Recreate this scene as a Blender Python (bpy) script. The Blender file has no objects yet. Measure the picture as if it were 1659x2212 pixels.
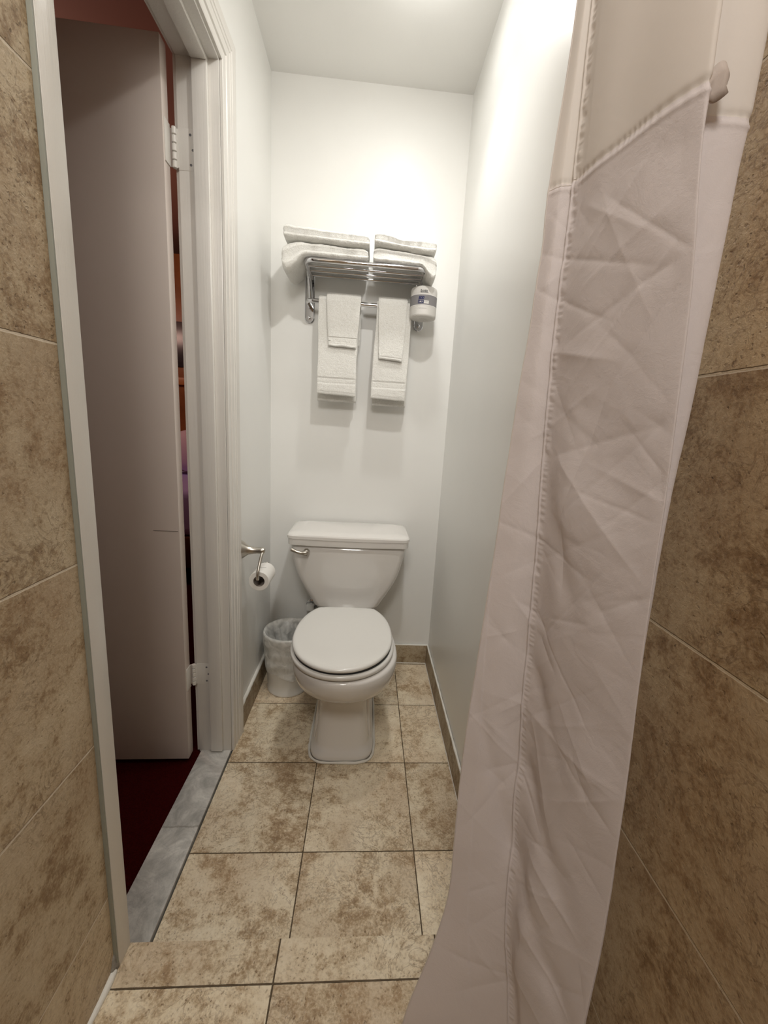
import bpy, bmesh, math, random
import numpy as np
from mathutils import Vector, Matrix, noise

# ---------------------------------------------------------------- camera, light, exposure
scn = bpy.context.scene
col = scn.collection
W_PX, F_PX, CX, CY = 1659.0, 888.4, 852.4, 1094.9
cam_d = bpy.data.cameras.new('camera'); cam = bpy.data.objects.new('camera', cam_d); col.objects.link(cam)
right = Vector((0.9963874, -0.06030502, 0.05979515)); down = Vector((0.04698834, -0.19502578, -0.9796719)); fwd = Vector((0.07074073, 0.97894241, -0.1914876))
M = Matrix((right, -down, -fwd)).transposed().to_4x4(); M.translation = Vector((0, 0, 1.1557))
cam.matrix_world = M
cam_d.sensor_fit = 'HORIZONTAL'; cam_d.sensor_width = 36.0; cam_d.lens = F_PX * 36.0 / W_PX
cam_d.shift_x = (829.5 - CX) / W_PX; cam_d.shift_y = (CY - 1106.0) / W_PX
cam_d.clip_start = 0.01
scn.camera = cam
scn.view_settings.view_transform = 'Standard'; scn.view_settings.look = 'None'
scn.view_settings.gamma = 1.0; scn.view_settings.use_curve_mapping = False
scn.view_settings.exposure = 0.22
world = bpy.data.worlds.new('world'); scn.world = world; world.use_nodes = True
world.node_tree.nodes['Background'].inputs[0].default_value = (1.0, 0.93, 0.86, 1)
world.node_tree.nodes['Background'].inputs[1].default_value = 0.02

def lamp(name, loc, power, radius, color, typ='POINT'):
    l = bpy.data.lights.new(name, typ); l.energy = power; l.color = color
    if typ != 'AREA': l.shadow_soft_size = radius
    else: l.size = radius
    o = bpy.data.objects.new(name, l); col.objects.link(o); o.location = loc
    return o
LAMP1 = (0.10, 1.40, 2.40)
LAMP2 = (0.13, 0.82, 2.40)
lamp('toilet_lamp_light', LAMP1, 0.85, 0.10, (1.0, 0.99, 0.96), 'AREA')
lamp('toilet_bulb_light', (0.10, 1.40, 2.34), 0.6, 0.03, (1.0, 0.99, 0.96))
sp = lamp('toilet_downlight', (LAMP1[0], LAMP1[1], 2.395), 11.5, 0.035, (1.0, 0.99, 0.96), 'SPOT'); sp.data.spot_size = math.radians(100); sp.data.spot_blend = 1.0
lamp('shower_lamp_light', LAMP2, 0.9, 0.08, (1.0, 0.98, 0.94), 'AREA')
s2 = lamp('shower_downlight', (LAMP2[0], LAMP2[1], 2.395), 18.5, 0.03, (1.0, 0.98, 0.94), 'SPOT'); s2.data.spot_size = math.radians(105); s2.data.spot_blend = 1.0
s2.rotation_euler = (Vector((-0.06, 1.86, 1.25)) - Vector((LAMP2[0], LAMP2[1], 2.395))).to_track_quat('-Z', 'Y').to_euler()
lamp('shower_bulb_light', (0.13, 0.82, 2.34), 0.25, 0.03, (1.0, 0.98, 0.94))
rl = lamp('rear_fill_light', (-0.10, -0.45, 2.25), 9.9, 0.36, (1.0, 0.97, 0.92), 'AREA'); rl.rotation_euler = (math.radians(52), 0, 0)  # added area fill behind the camera, brightens back wall and curtain
lamp('bedroom_light', (-2.1, 2.5, 2.1), 16.0, 0.15, (1.0, 0.62, 0.50))

random.seed(4); rng = np.random.default_rng(7)

# ---------------------------------------------------------------- helpers
def link(name, me, mat=None, parent=None, smooth=True):
    o = bpy.data.objects.new(name, me); col.objects.link(o)
    if mat is not None:
        for m in (mat if isinstance(mat, (list, tuple)) else [mat]): me.materials.append(m)
    if smooth:
        me.polygons.foreach_set('use_smooth', [True] * len(me.polygons))
    if parent is not None: o.parent = parent
    return o

def tag(o, label=None, cat=None, group=None, kind=None):
    if label: o['label'] = label
    if cat: o['category'] = cat
    if group: o['group'] = group
    if kind: o['kind'] = kind
    return o

def thing(name, label, cat, group=None, loc=(0, 0, 0)):
    o = bpy.data.objects.new(name, None); col.objects.link(o); o.empty_display_size = 0.05
    o.location = loc
    return tag(o, label, cat, group)

def bm_obj(name, bm, mat, parent=None, smooth=False, sharp=35, loc=None):
    bmesh.ops.recalc_face_normals(bm, faces=bm.faces)
    me = bpy.data.meshes.new(name); bm.to_mesh(me); bm.free()
    o = link(name, me, mat, parent, smooth)
    if smooth and sharp: me.set_sharp_from_angle(angle=math.radians(sharp))
    return o

def add_box(bm, x0, x1, y0, y1, z0, z1, bev=0.0, seg=2):
    r = bmesh.ops.create_cube(bm, size=1.0)
    vs = r['verts']
    for v in vs:
        v.co = Vector((x0 + (v.co.x + .5) * (x1 - x0), y0 + (v.co.y + .5) * (y1 - y0), z0 + (v.co.z + .5) * (z1 - z0)))
    if bev > 0:
        es = list({e for v in vs for e in v.link_edges})
        bmesh.ops.bevel(bm, geom=es, offset=bev, segments=seg, affect='EDGES', profile=0.6)

def box(name, b, mat, parent=None, bev=0.0, seg=2, smooth=None):
    bm = bmesh.new()
    for q in (b if isinstance(b[0], (tuple, list)) else [b]): add_box(bm, *q, bev, seg)
    return bm_obj(name, bm, mat, parent, smooth=(bev > 0) if smooth is None else smooth)

def add_loft(bm, rings, cap0=True, cap1=True, closed=True):
    vv = [[bm.verts.new(p) for p in r] for r in rings]
    n = len(rings[0])
    for a, b in zip(vv[:-1], vv[1:]):
        for i in range(n if closed else n - 1):
            j = (i + 1) % n
            bm.faces.new((a[i], a[j], b[j], b[i]))
    if cap0: bm.faces.new(list(reversed(vv[0])))
    if cap1: bm.faces.new(vv[-1])
    return vv

def loft(name, rings, mat, parent=None, cap0=True, cap1=True, sharp=40, closed=True):
    bm = bmesh.new(); add_loft(bm, rings, cap0, cap1, closed)
    return bm_obj(name, bm, mat, parent, smooth=True, sharp=sharp)

def lathe_rings(profile, center=(0, 0, 0), axis='Z', n=40):
    """profile: list of (radius, along)"""
    out = []
    for r, h in profile:
        ring = []
        for i in range(n):
            a = 2 * math.pi * i / n
            c, s = math.cos(a) * r, math.sin(a) * r
            p = {'Z': (c, s, h), 'Y': (c, h, s), 'X': (h, c, s)}[axis]
            ring.append(Vector(p) + Vector(center))
        out.append(ring)
    return out

def tube_rings(path, rad, n=14):
    path = [Vector(p) for p in path]; N = len(path)
    rads = rad if isinstance(rad, (list, tuple)) else [rad] * N
    rings = []; up = None
    for i, p in enumerate(path):
        t = (path[min(i + 1, N - 1)] - path[max(i - 1, 0)]).normalized()
        if up is None:
            up = Vector((0, 0, 1)) if abs(t.z) < .9 else Vector((0, 1, 0))
        s = t.cross(up).normalized(); up = s.cross(t).normalized()
        rings.append([p + (s * math.cos(2 * math.pi * k / n) + up * math.sin(2 * math.pi * k / n)) * rads[i] for k in range(n)])
    return rings

def smooth_path(pts, n=8, closed=False):
    P = [Vector(p) for p in pts]; out = []
    for i in range(len(P) - 1):
        p0 = P[max(i - 1, 0)]; p1 = P[i]; p2 = P[i + 1]; p3 = P[min(i + 2, len(P) - 1)]
        for k in range(n):
            t = k / n
            out.append(0.5 * ((2 * p1) + (p2 - p0) * t + (2 * p0 - 5 * p1 + 4 * p2 - p3) * t * t + (3 * p1 - p0 - 3 * p2 + p3) * t ** 3))
    out.append(P[-1]); return out

def fillet(pts, r=.02, n=6):
    P = [Vector(p) for p in pts]; out = [P[0]]
    for i in range(1, len(P) - 1):
        a = (P[i - 1] - P[i]); b = (P[i + 1] - P[i]); d = min(r, a.length * .49, b.length * .49)
        A = P[i] + a.normalized() * d; B = P[i] + b.normalized() * d
        for k in range(n + 1):
            t = k / n; out.append(A * (1 - t) ** 2 + P[i] * 2 * t * (1 - t) + B * t * t)
    out.append(P[-1]); return out

def tube(name, path, rad, mat, parent=None, n=14):
    return loft(name, tube_rings(path, rad, n), mat, parent, sharp=60)

# ---------------------------------------------------------------- materials
def new_mat(name):
    m = bpy.data.materials.new(name); m.use_nodes = True
    nt = m.node_tree; return m, nt, nt.nodes['Principled BSDF']

def nd(nt, typ, **kw):
    n = nt.nodes.new(typ)
    for k, v in kw.items():
        if k.startswith('i_'): n.inputs[k[2:].replace('_', ' ')].default_value = v
        else: setattr(n, k, v)
    return n

def math_n(nt, op, a, b=None, c=None, clamp=False):
    n = nt.nodes.new('ShaderNodeMath'); n.operation = op; n.use_clamp = clamp
    for i, v in enumerate((a, b, c)):
        if v is None: continue
        if isinstance(v, (int, float)): n.inputs[i].default_value = v
        else: nt.links.new(v, n.inputs[i])
    return n.outputs[0]

def mixc(nt, fac, a, b, blend='MIX'):
    n = nt.nodes.new('ShaderNodeMix'); n.data_type = 'RGBA'; n.blend_type = blend
    for s, v in ((n.inputs[0], fac), (n.inputs[6], a), (n.inputs[7], b)):
        if isinstance(v, (int, float)): s.default_value = v
        elif isinstance(v, tuple): s.default_value = v if len(v) == 4 else (*v, 1)
        else: nt.links.new(v, s)
    return n.outputs[2]

def ramp(nt, fac, stops):
    n = nt.nodes.new('ShaderNodeValToRGB'); nt.links.new(fac, n.inputs[0])
    e = n.color_ramp.elements
    while len(e) < len(stops): e.new(0.5)
    for el, (p, c) in zip(e, stops):
        el.position = p; el.color = c if len(c) == 4 else (*c, 1)
    return n.outputs[0]

def bump(nt, height, strength, dist, normal=None):
    b = nd(nt, 'ShaderNodeBump'); b.inputs['Strength'].default_value = strength; b.inputs['Distance'].default_value = dist
    nt.links.new(height, b.inputs['Height'])
    if normal: nt.links.new(normal, b.inputs['Normal'])
    return b.outputs[0]

def noise_n(nt, vec, scale, detail=4, rough=.6, dist=0.0, typ='FBM'):
    n = nd(nt, 'ShaderNodeTexNoise'); n.noise_type = typ
    n.inputs['Scale'].default_value = scale; n.inputs['Detail'].default_value = detail
    n.inputs['Roughness'].default_value = rough; n.inputs['Distortion'].default_value = dist
    nt.links.new(vec, n.inputs['Vector']); return n.outputs[0]

def simple(name, color, rough=.5, metal=0.0, spec=.5, nscale=0, nstr=0, nd_=.001, coat=0, var=0):
    m, nt, b = new_mat(name)
    b.inputs['Base Color'].default_value = (*color, 1); b.inputs['Roughness'].default_value = rough
    b.inputs['Metallic'].default_value = metal; b.inputs['Specular IOR Level'].default_value = spec
    b.inputs['Coat Weight'].default_value = coat
    tc = nd(nt, 'ShaderNodeTexCoord')
    if nscale:
        h = noise_n(nt, tc.outputs['Object'], nscale, 3, .6)
        nt.links.new(bump(nt, h, nstr, nd_), b.inputs['Normal'])
    if var:
        h = noise_n(nt, tc.outputs['Object'], 6, 4, .6)
        c = ramp(nt, h, [(.3, tuple(x * (1 - var) for x in color)), (.7, tuple(min(1, x * (1 + var * .5)) for x in color))])
        nt.links.new(c, b.inputs['Base Color'])
    return m

def tile_mat(name, au, av, ou, ov, s, tint=(1, 1, 1), grout=(.13, .09, .05), gw=.0022, su=None, rough=.42, seed=0.0, light=1.0, gbump=1.0):
    """stone look ceramic tiles: au, av = axis index for the two tile directions"""
    m, nt, b = new_mat(name)
    tc = nd(nt, 'ShaderNodeTexCoord'); sep = nd(nt, 'ShaderNodeSeparateXYZ'); nt.links.new(tc.outputs['Object'], sep.inputs[0])
    su = su or s
    u = math_n(nt, 'DIVIDE', math_n(nt, 'SUBTRACT', sep.outputs[au], ou), su)
    v = math_n(nt, 'DIVIDE', math_n(nt, 'SUBTRACT', sep.outputs[av], ov), s)
    iu = math_n(nt, 'FLOOR', u); iv = math_n(nt, 'FLOOR', v)
    fu = math_n(nt, 'FRACT', u); fv = math_n(nt, 'FRACT', v)
    eu = math_n(nt, 'MULTIPLY', math_n(nt, 'MINIMUM', fu, math_n(nt, 'SUBTRACT', 1.0, fu)), su)
    ev = math_n(nt, 'MULTIPLY', math_n(nt, 'MINIMUM', fv, math_n(nt, 'SUBTRACT', 1.0, fv)), s)
    e = math_n(nt, 'MINIMUM', eu, ev)
    wob = noise_n(nt, tc.outputs['Object'], 60, 3, .6)
    e2 = math_n(nt, 'ADD', e, math_n(nt, 'MULTIPLY', math_n(nt, 'SUBTRACT', wob, .5), .0016))
    gm = nd(nt, 'ShaderNodeMapRange'); gm.interpolation_type = 'SMOOTHSTEP'
    nt.links.new(e2, gm.inputs[0]); gm.inputs[1].default_value = gw * .35; gm.inputs[2].default_value = gw * .75
    gm.inputs[3].default_value = 1; gm.inputs[4].default_value = 0
    comb = nd(nt, 'ShaderNodeCombineXYZ'); nt.links.new(iu, comb.inputs[0]); nt.links.new(iv, comb.inputs[1]); comb.inputs[2].default_value = seed
    wn = nd(nt, 'ShaderNodeTexWhiteNoise'); wn.noise_dimensions = '3D'; nt.links.new(comb.outputs[0], wn.inputs[0])
    off = nd(nt, 'ShaderNodeVectorMath'); off.operation = 'SCALE'; nt.links.new(wn.outputs['Color'], off.inputs[0]); off.inputs['Scale'].default_value = 7.0
    vec = nd(nt, 'ShaderNodeVectorMath'); vec.operation = 'ADD'; nt.links.new(tc.outputs['Object'], vec.inputs[0]); nt.links.new(off.outputs[0], vec.inputs[1])
    V = vec.outputs[0]
    wide = noise_n(nt, V, 4.0, 3, .5, .4)
    big = noise_n(nt, V, 8.0, 9, .68, .5)
    mid = noise_n(nt, V, 42, 8, .74, .25)
    fine = noise_n(nt, V, 190, 3, .6, 0.0)
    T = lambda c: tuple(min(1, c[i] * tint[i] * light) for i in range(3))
    blend = math_n(nt, 'ADD', math_n(nt, 'MULTIPLY', big, .52), math_n(nt, 'MULTIPLY', mid, .48))
    tv = nd(nt, 'ShaderNodeMapRange'); nt.links.new(wn.outputs['Value'], tv.inputs[0]); tv.inputs[3].default_value = -.022; tv.inputs[4].default_value = .032
    blend = math_n(nt, 'ADD', blend, tv.outputs[0])
    base = ramp(nt, blend, [(.36, T((.30, .20, .11))), (.425, T((.47, .345, .21))), (.465, T((.63, .51, .35))), (.505, T((.76, .65, .475))), (.60, T((.84, .745, .575)))])
    red = ramp(nt, wide, [(.46, (0, 0, 0)), (.66, (1, 1, 1))])
    base = mixc(nt, math_n(nt, 'MULTIPLY', red, .42), base, T((.44, .29, .17)))
    # curling dark veins in patches
    cur = noise_n(nt, V, 16, 4, .6, 2.2)
    band = math_n(nt, 'ABSOLUTE', math_n(nt, 'SUBTRACT', cur, .5))
    vein = ramp(nt, band, [(.0, (1, 1, 1)), (.035, (0, 0, 0))])
    patch = ramp(nt, noise_n(nt, V, 5.3, 2, .5, .2), [(.45, (0, 0, 0)), (.60, (1, 1, 1))])
    base = mixc(nt, math_n(nt, 'MULTIPLY', math_n(nt, 'MULTIPLY', vein, patch), .6), base, T((.27, .185, .11)))
    vo = nd(nt, 'ShaderNodeTexVoronoi'); vo.inputs['Scale'].default_value = 140; vo.inputs['Randomness'].default_value = 1.0
    wv_ = nd(nt, 'ShaderNodeVectorMath'); wv_.operation = 'ADD'; nt.links.new(V, wv_.inputs[0])
    wn2 = nd(nt, 'ShaderNodeTexNoise'); wn2.inputs['Scale'].default_value = 130; nt.links.new(V, wn2.inputs['Vector'])
    ws_ = nd(nt, 'ShaderNodeVectorMath'); ws_.operation = 'SCALE'; nt.links.new(wn2.outputs['Color'], ws_.inputs[0]); ws_.inputs['Scale'].default_value = .010
    nt.links.new(ws_.outputs[0], wv_.inputs[1]); nt.links.new(wv_.outputs[0], vo.inputs['Vector'])
    pit = ramp(nt, vo.outputs['Distance'], [(.16, (1, 1, 1)), (.30, (0, 0, 0))])
    sepc = nd(nt, 'ShaderNodeSeparateColor'); nt.links.new(vo.outputs['Color'], sepc.inputs[0])
    pick = ramp(nt, sepc.outputs[0], [(.48, (0, 0, 0)), (.56, (1, 1, 1))])
    pitw = ramp(nt, blend, [(.46, (1, 1, 1)), (.57, (.25, .25, .25))])
    pit = math_n(nt, 'MULTIPLY', pit, pick)
    base = mixc(nt, math_n(nt, 'MULTIPLY', math_n(nt, 'MULTIPLY', pit, pitw), .8), base, T((.22, .145, .08)))
    grain = ramp(nt, fine, [(.50, (0, 0, 0)), (.68, (1, 1, 1))])
    base = mixc(nt, math_n(nt, 'MULTIPLY', math_n(nt, 'MULTIPLY', grain, pitw), .55), base, T((.30, .21, .125)))
    speck = ramp(nt, fine, [(.36, (1, 1, 1)), (.46, (0, 0, 0))])
    base = mixc(nt, math_n(nt, 'MULTIPLY', speck, .30), base, T((.82, .73, .58)))
    tone = nd(nt, 'ShaderNodeMapRange'); nt.links.new(wn.outputs['Value'], tone.inputs[0]); tone.inputs[3].default_value = .88; tone.inputs[4].default_value = 1.08
    hsv = nd(nt, 'ShaderNodeHueSaturation'); nt.links.new(tone.outputs[0], hsv.inputs['Value']); nt.links.new(base, hsv.inputs['Color'])
    fin = mixc(nt, gm.outputs[0], hsv.outputs[0], grout)
    nt.links.new(fin, b.inputs['Base Color'])
    rr = nd(nt, 'ShaderNodeMapRange'); nt.links.new(fine, rr.inputs[0]); rr.inputs[3].default_value = rough - .08; rr.inputs[4].default_value = rough + .18
    nt.links.new(rr.outputs[0], b.inputs['Roughness'])
    h = math_n(nt, 'ADD', math_n(nt, 'MULTIPLY', mid, .7), math_n(nt, 'MULTIPLY', fine, .28))
    h = math_n(nt, 'SUBTRACT', h, math_n(nt, 'MULTIPLY', pit, .14))
    h = math_n(nt, 'SUBTRACT', h, math_n(nt, 'MULTIPLY', gm.outputs[0], 1.6 * gbump))
    nt.links.new(bump(nt, h, .9, .0034), b.inputs['Normal'])
    b.inputs['Specular IOR Level'].default_value = .4
    return m

def paint(name, color, rough, nscale=140, nstr=.12, streak=0):
    m, nt, b = new_mat(name)
    tc = nd(nt, 'ShaderNodeTexCoord')
    h1 = noise_n(nt, tc.outputs['Object'], nscale, 3, .6); h2 = noise_n(nt, tc.outputs['Object'], 5, 3, .5)
    h = math_n(nt, 'ADD', h1, math_n(nt, 'MULTIPLY', h2, 6.0))
    if streak:
        mp = nd(nt, 'ShaderNodeMapping'); mp.inputs['Scale'].default_value = (90, 90, 2.0); nt.links.new(tc.outputs['Object'], mp.inputs[0])
        h = math_n(nt, 'ADD', h, math_n(nt, 'MULTIPLY', noise_n(nt, mp.outputs[0], 2.0, 4, .6), streak))
    nt.links.new(bump(nt, h, nstr, .0012), b.inputs['Normal'])
    c = ramp(nt, noise_n(nt, tc.outputs['Object'], 2.3, 4, .6), [(.3, tuple(x * .97 for x in color)), (.7, color)])
    nt.links.new(c, b.inputs['Base Color']); b.inputs['Roughness'].default_value = rough
    return m

S = .305; AX, CYT = -.126, 1.237
M_floor = tile_mat('floor_tile', 0, 1, AX, CYT, S, light=1.12)
M_pform = tile_mat('shower_floor_tile', 0, 1, AX, .572, S, seed=3.3, light=1.15)
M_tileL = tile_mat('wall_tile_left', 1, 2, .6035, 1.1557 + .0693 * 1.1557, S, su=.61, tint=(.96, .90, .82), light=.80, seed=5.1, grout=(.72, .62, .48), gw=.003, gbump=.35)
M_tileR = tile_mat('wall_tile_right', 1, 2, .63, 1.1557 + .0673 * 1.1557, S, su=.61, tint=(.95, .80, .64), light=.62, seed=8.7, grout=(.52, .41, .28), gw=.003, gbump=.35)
M_tileB = tile_mat('wall_tile_rear', 0, 2, .0, 1.1557, S, tint=(.94, .86, .76), light=.78, seed=9.7)
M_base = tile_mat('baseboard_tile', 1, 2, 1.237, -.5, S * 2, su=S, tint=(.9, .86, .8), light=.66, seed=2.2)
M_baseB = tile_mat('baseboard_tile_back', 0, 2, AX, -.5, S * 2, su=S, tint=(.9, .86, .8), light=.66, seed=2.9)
M_wall = paint('white_gloss_wall_paint', (.86, .855, .825), .36)
M_ceil = paint('ceiling_paint', (.86, .85, .82), .6)
M_trim = paint('trim_enamel', (.74, .715, .67), .28, 60, .16, streak=3.0)
M_doorp = paint('door_paint', (.68, .60, .55), .38, 200, .10)
M_caulk = simple('caulk', (.80, .78, .72), .45, nscale=120, nstr=.6, nd_=.002)
M_red_wall = paint('bedroom_wall_paint', (.40, .22, .17), .6)
M_bed_ceil = paint('bedroom_ceiling_paint', (.36, .20, .145), .7)
M_porc = simple('porcelain', (.78, .755, .72), .10, spec=.6, coat=.3)
M_seat = simple('seat_plastic', (.80, .785, .745), .16, spec=.5)
M_dark = simple('painted_gap_shade', (.02, .02, .02), .6)
M_chrome = simple('chrome', (.70, .70, .72), .07, metal=1.0, nscale=25, nstr=.03)
M_nickel = simple('brushed_nickel', (.50, .47, .42), .30, metal=1.0, nscale=200, nstr=.05)
M_binp = simple('bin_plastic', (.74, .72, .67), .4)
M_paper = simple('toilet_paper', (.82, .80, .76), .9, nscale=400, nstr=.3, nd_=.0006)
M_core = simple('cardboard', (.26, .22, .19), .9)
M_ink = simple('navy_ink', (.015, .02, .10), .6); M_blk = simple('black_ink', (.02, .025, .03), .6)
M_gray = simple('grey_print', (.25, .24, .245), .7); M_whitep = simple('white_print', (.80, .79, .76), .7); M_greyt = simple('soft_grey_print', (.16, .16, .17), .7)
M_wood = simple('orange_wood', (.32, .12, .03), .4, var=.3)
M_pink = simple('pink_cloth', (.80, .66, .80), .9); M_lilac = simple('lilac_cloth', (.55, .50, .95), .9)
M_bwood = simple('dark_brown_wood', (.10, .04, .02), .35)
M_bulb = simple('frosted_glass', (.9, .88, .82), .3)

def terry():
    m, nt, b = new_mat('terry_cloth')
    tc = nd(nt, 'ShaderNodeTexCoord')
    f = noise_n(nt, tc.outputs['Object'], 260, 4, .75); g = noise_n(nt, tc.outputs['Object'], 60, 3, .6)
    h = math_n(nt, 'ADD', f, math_n(nt, 'MULTIPLY', g, .8))
    nt.links.new(bump(nt, h, .9, .0028), b.inputs['Normal'])
    c = ramp(nt, f, [(.3, (.76, .74, .68)), (.62, (.90, .89, .85))]); nt.links.new(c, b.inputs['Base Color'])
    b.inputs['Roughness'].default_value = .95; b.inputs['Sheen Weight'].default_value = .3; b.inputs['Specular IOR Level'].default_value = .1
    return m
M_terry = terry()
M_band = simple('woven_towel_band', (.80, .775, .72), .85, nscale=300, nstr=.2)

def marble():
    m, nt, b = new_mat('grey_marble'); tc = nd(nt, 'ShaderNodeTexCoord'); V = tc.outputs['Object']
    a = noise_n(nt, V, 9, 6, .65, 1.4); c = noise_n(nt, V, 26, 5, .7, .8)
    base = ramp(nt, a, [(.33, (.36, .35, .325)), (.5, (.56, .545, .51)), (.66, (.76, .74, .69))])
    vein = ramp(nt, math_n(nt, 'ABSOLUTE', math_n(nt, 'SUBTRACT', c, .5)), [(0, (1, 1, 1)), (.03, (0, 0, 0))])
    base = mixc(nt, math_n(nt, 'MULTIPLY', vein, .25), base, (.25, .25, .25))
    sep = nd(nt, 'ShaderNodeSeparateXYZ'); nt.links.new(V, sep.inputs[0])
    w = noise_n(nt, V, 30, 3, .6)
    yy = math_n(nt, 'ABSOLUTE', math_n(nt, 'SUBTRACT', math_n(nt, 'ADD', sep.outputs[1], math_n(nt, 'MULTIPLY', w, .02)), 1.013))
    crack = ramp(nt, yy, [(.0012, (1, 1, 1)), (.0028, (0, 0, 0))])
    base = mixc(nt, math_n(nt, 'MULTIPLY', crack, .55), base, (.16, .13, .10))
    nt.links.new(base, b.inputs['Base Color']); b.inputs['Roughness'].default_value = .28
    return m
M_marble = marble()

def carpet():
    m, nt, b = new_mat('dark_red_carpet'); tc = nd(nt, 'ShaderNodeTexCoord'); V = tc.outputs['Object']
    f = noise_n(nt, V, 350, 3, .7)
    nt.links.new(ramp(nt, f, [(.3, (.022, .001, .001)), (.7, (.055, .0035, .003))]), b.inputs['Base Color'])
    nt.links.new(bump(nt, f, .8, .003), b.inputs['Normal']); b.inputs['Roughness'].default_value = 1; b.inputs['Specular IOR Level'].default_value = .05
    return m
M_carpet = carpet()

def fabric(name, color, trans, tcol, rough=.8, bs=.15):
    m, nt, b = new_mat(name); tc = nd(nt, 'ShaderNodeTexCoord'); V = tc.outputs['Object']
    b.inputs['Roughness'].default_value = rough; b.inputs['Sheen Weight'].default_value = .15; b.inputs['Specular IOR Level'].default_value = .25
    c = ramp(nt, noise_n(nt, V, 7, 3, .6), [(.3, tuple(x * .96 for x in color)), (.7, color)]); nt.links.new(c, b.inputs['Base Color'])
    w = noise_n(nt, V, 900, 2, .5)
    h = math_n(nt, 'ADD', math_n(nt, 'MULTIPLY', w, .12), noise_n(nt, V, 30, 5, .6, .6))
    n = bump(nt, h, bs, .004); nt.links.new(n, b.inputs['Normal'])
    t = nd(nt, 'ShaderNodeBsdfTranslucent'); t.inputs[0].default_value = (*tcol, 1); nt.links.new(n, t.inputs['Normal'])
    mx = nd(nt, 'ShaderNodeMixShader'); mx.inputs[0].default_value = trans
    nt.links.new(b.outputs[0], mx.inputs[1]); nt.links.new(t.outputs[0], mx.inputs[2])
    nt.links.new(mx.outputs[0], nt.nodes['Material Output'].inputs[0])
    return m
M_curt = fabric('curtain_fabric', (.74, .68, .68), .20, (.80, .72, .70), bs=.32)
M_sheer = fabric('curtain_top_fabric', (.80, .745, .70), .26, (.84, .78, .73), bs=.08)
M_tab = fabric('curtain_tab_fabric', (.62, .54, .49), .2, (.7, .6, .55))

def liner_mat():
    m, nt, b = new_mat('bag_plastic'); tc = nd(nt, 'ShaderNodeTexCoord'); V = tc.outputs['Object']
    b.inputs['Base Color'].default_value = (.84, .83, .79, 1); b.inputs['Roughness'].default_value = .3
    h = noise_n(nt, V, 22, 3, .5, 1.2); n = bump(nt, h, .55, .005); nt.links.new(n, b.inputs['Normal'])
    tr = nd(nt, 'ShaderNodeBsdfTransparent'); mx = nd(nt, 'ShaderNodeMixShader')
    f = ramp(nt, h, [(.38, (.45, .45, .45)), (.62, (.75, .75, .75))]); nt.links.new(f, mx.inputs[0])
    nt.links.new(tr.outputs[0], mx.inputs[1]); nt.links.new(b.outputs[0], mx.inputs[2])
    nt.links.new(mx.outputs[0], nt.nodes['Material Output'].inputs[0])
    return m
M_liner = liner_mat()

# ---------------------------------------------------------------- setting
XL, XR, YB, ZC = -.430, .345, 1.865, 2.440
XLT, XRT, ZP, YP = -.4155, .378, .157, .640
XO = -.536                      # bedroom face of the left wall
DY0, DY1, DZ = .640, 1.287, 2.052
REAR = -.85
def struct(o): o['kind'] = 'structure'; return o

struct(box('floor', (XO + .11, XR + .08, .55, YB + .05, -.05, 0), M_floor))
struct(box('floor_shower', (XLT - .04, XRT + .04, REAR, YP, 0.0, ZP), M_pform, bev=.003))
struct(box('floor_bedroom', (-4.2, XO, -.6, 4.4, -.05, -.004), M_carpet))
struct(box('wall_back', (XO - .02, XR + .10, YB, YB + .1, 0, ZC), M_wall))
struct(box('wall_right', (XR, XR + .1, .60, YB, 0, ZC), M_wall))
struct(box('wall_left', [(XO, XL, DY1 + .002, YB, 0, ZC), (XO, XL, DY0 - .002, DY1 + .002, DZ + .01, ZC), (XO, XL, .6035, DY0 - .002, 0, ZC)], M_wall))
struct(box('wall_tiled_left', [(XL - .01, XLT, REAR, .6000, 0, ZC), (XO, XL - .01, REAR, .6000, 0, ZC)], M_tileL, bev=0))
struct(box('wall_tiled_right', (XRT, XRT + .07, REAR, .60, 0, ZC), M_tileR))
struct(box('wall_rear', (XO, XRT + .07, REAR - .08, REAR, 0, ZC), M_tileB))
struct(box('ceiling', (XO, XRT + .07, REAR - .08, YB + .1, ZC, ZC + .06), M_ceil))
# bedroom shell
struct(box('wall_bedroom', [(-4.25, XO, 4.4, 4.48, 0, 2.6), (-4.28, -4.2, -.6, 4.48, 0, 2.6), (-4.25, XO, -.68, -.6, 0, 2.6), (XO - .012, XO - .001, DY1 + .11, 4.4, 0, 2.6), (XO - .012, XO - .001, -.6, DY0 - .11, 0, 2.6), (XO - .012, XO - .001, DY0 - .11, DY1 + .11, DZ + .11, 2.6), (XO - .01, XO + .09, YB + .1, 4.4, 0, 2.6)], M_red_wall))
struct(box('ceiling_bedroom', (-4.28, XO, -.68, 4.48, 2.6, 2.66), M_bed_ceil))

# tile baseboards with a bead of white caulk on top
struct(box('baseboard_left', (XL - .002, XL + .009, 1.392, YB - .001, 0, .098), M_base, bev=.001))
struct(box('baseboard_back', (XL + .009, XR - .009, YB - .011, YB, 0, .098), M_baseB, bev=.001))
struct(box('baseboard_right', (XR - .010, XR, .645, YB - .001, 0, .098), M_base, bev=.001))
def bead(name, path, r, jit=.0008, mat=M_caulk):
    P = []
    for a, b in zip(path[:-1], path[1:]):
        a, b = Vector(a), Vector(b); n = max(2, int((b - a).length / .012))
        for k in range(n): P.append(a.lerp(b, k / n))
    P.append(Vector(path[-1]))
    rs = [r * (1 + .35 * noise.noise(p * 40)) for p in P]
    P = [p + Vector((noise.noise(p * 33), noise.noise(p * 37 + Vector((5, 5, 5))), noise.noise(p * 31 + Vector((9, 1, 2))))) * jit for p in P]
    return struct(tube(name, P, rs, mat, None, 8))
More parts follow.
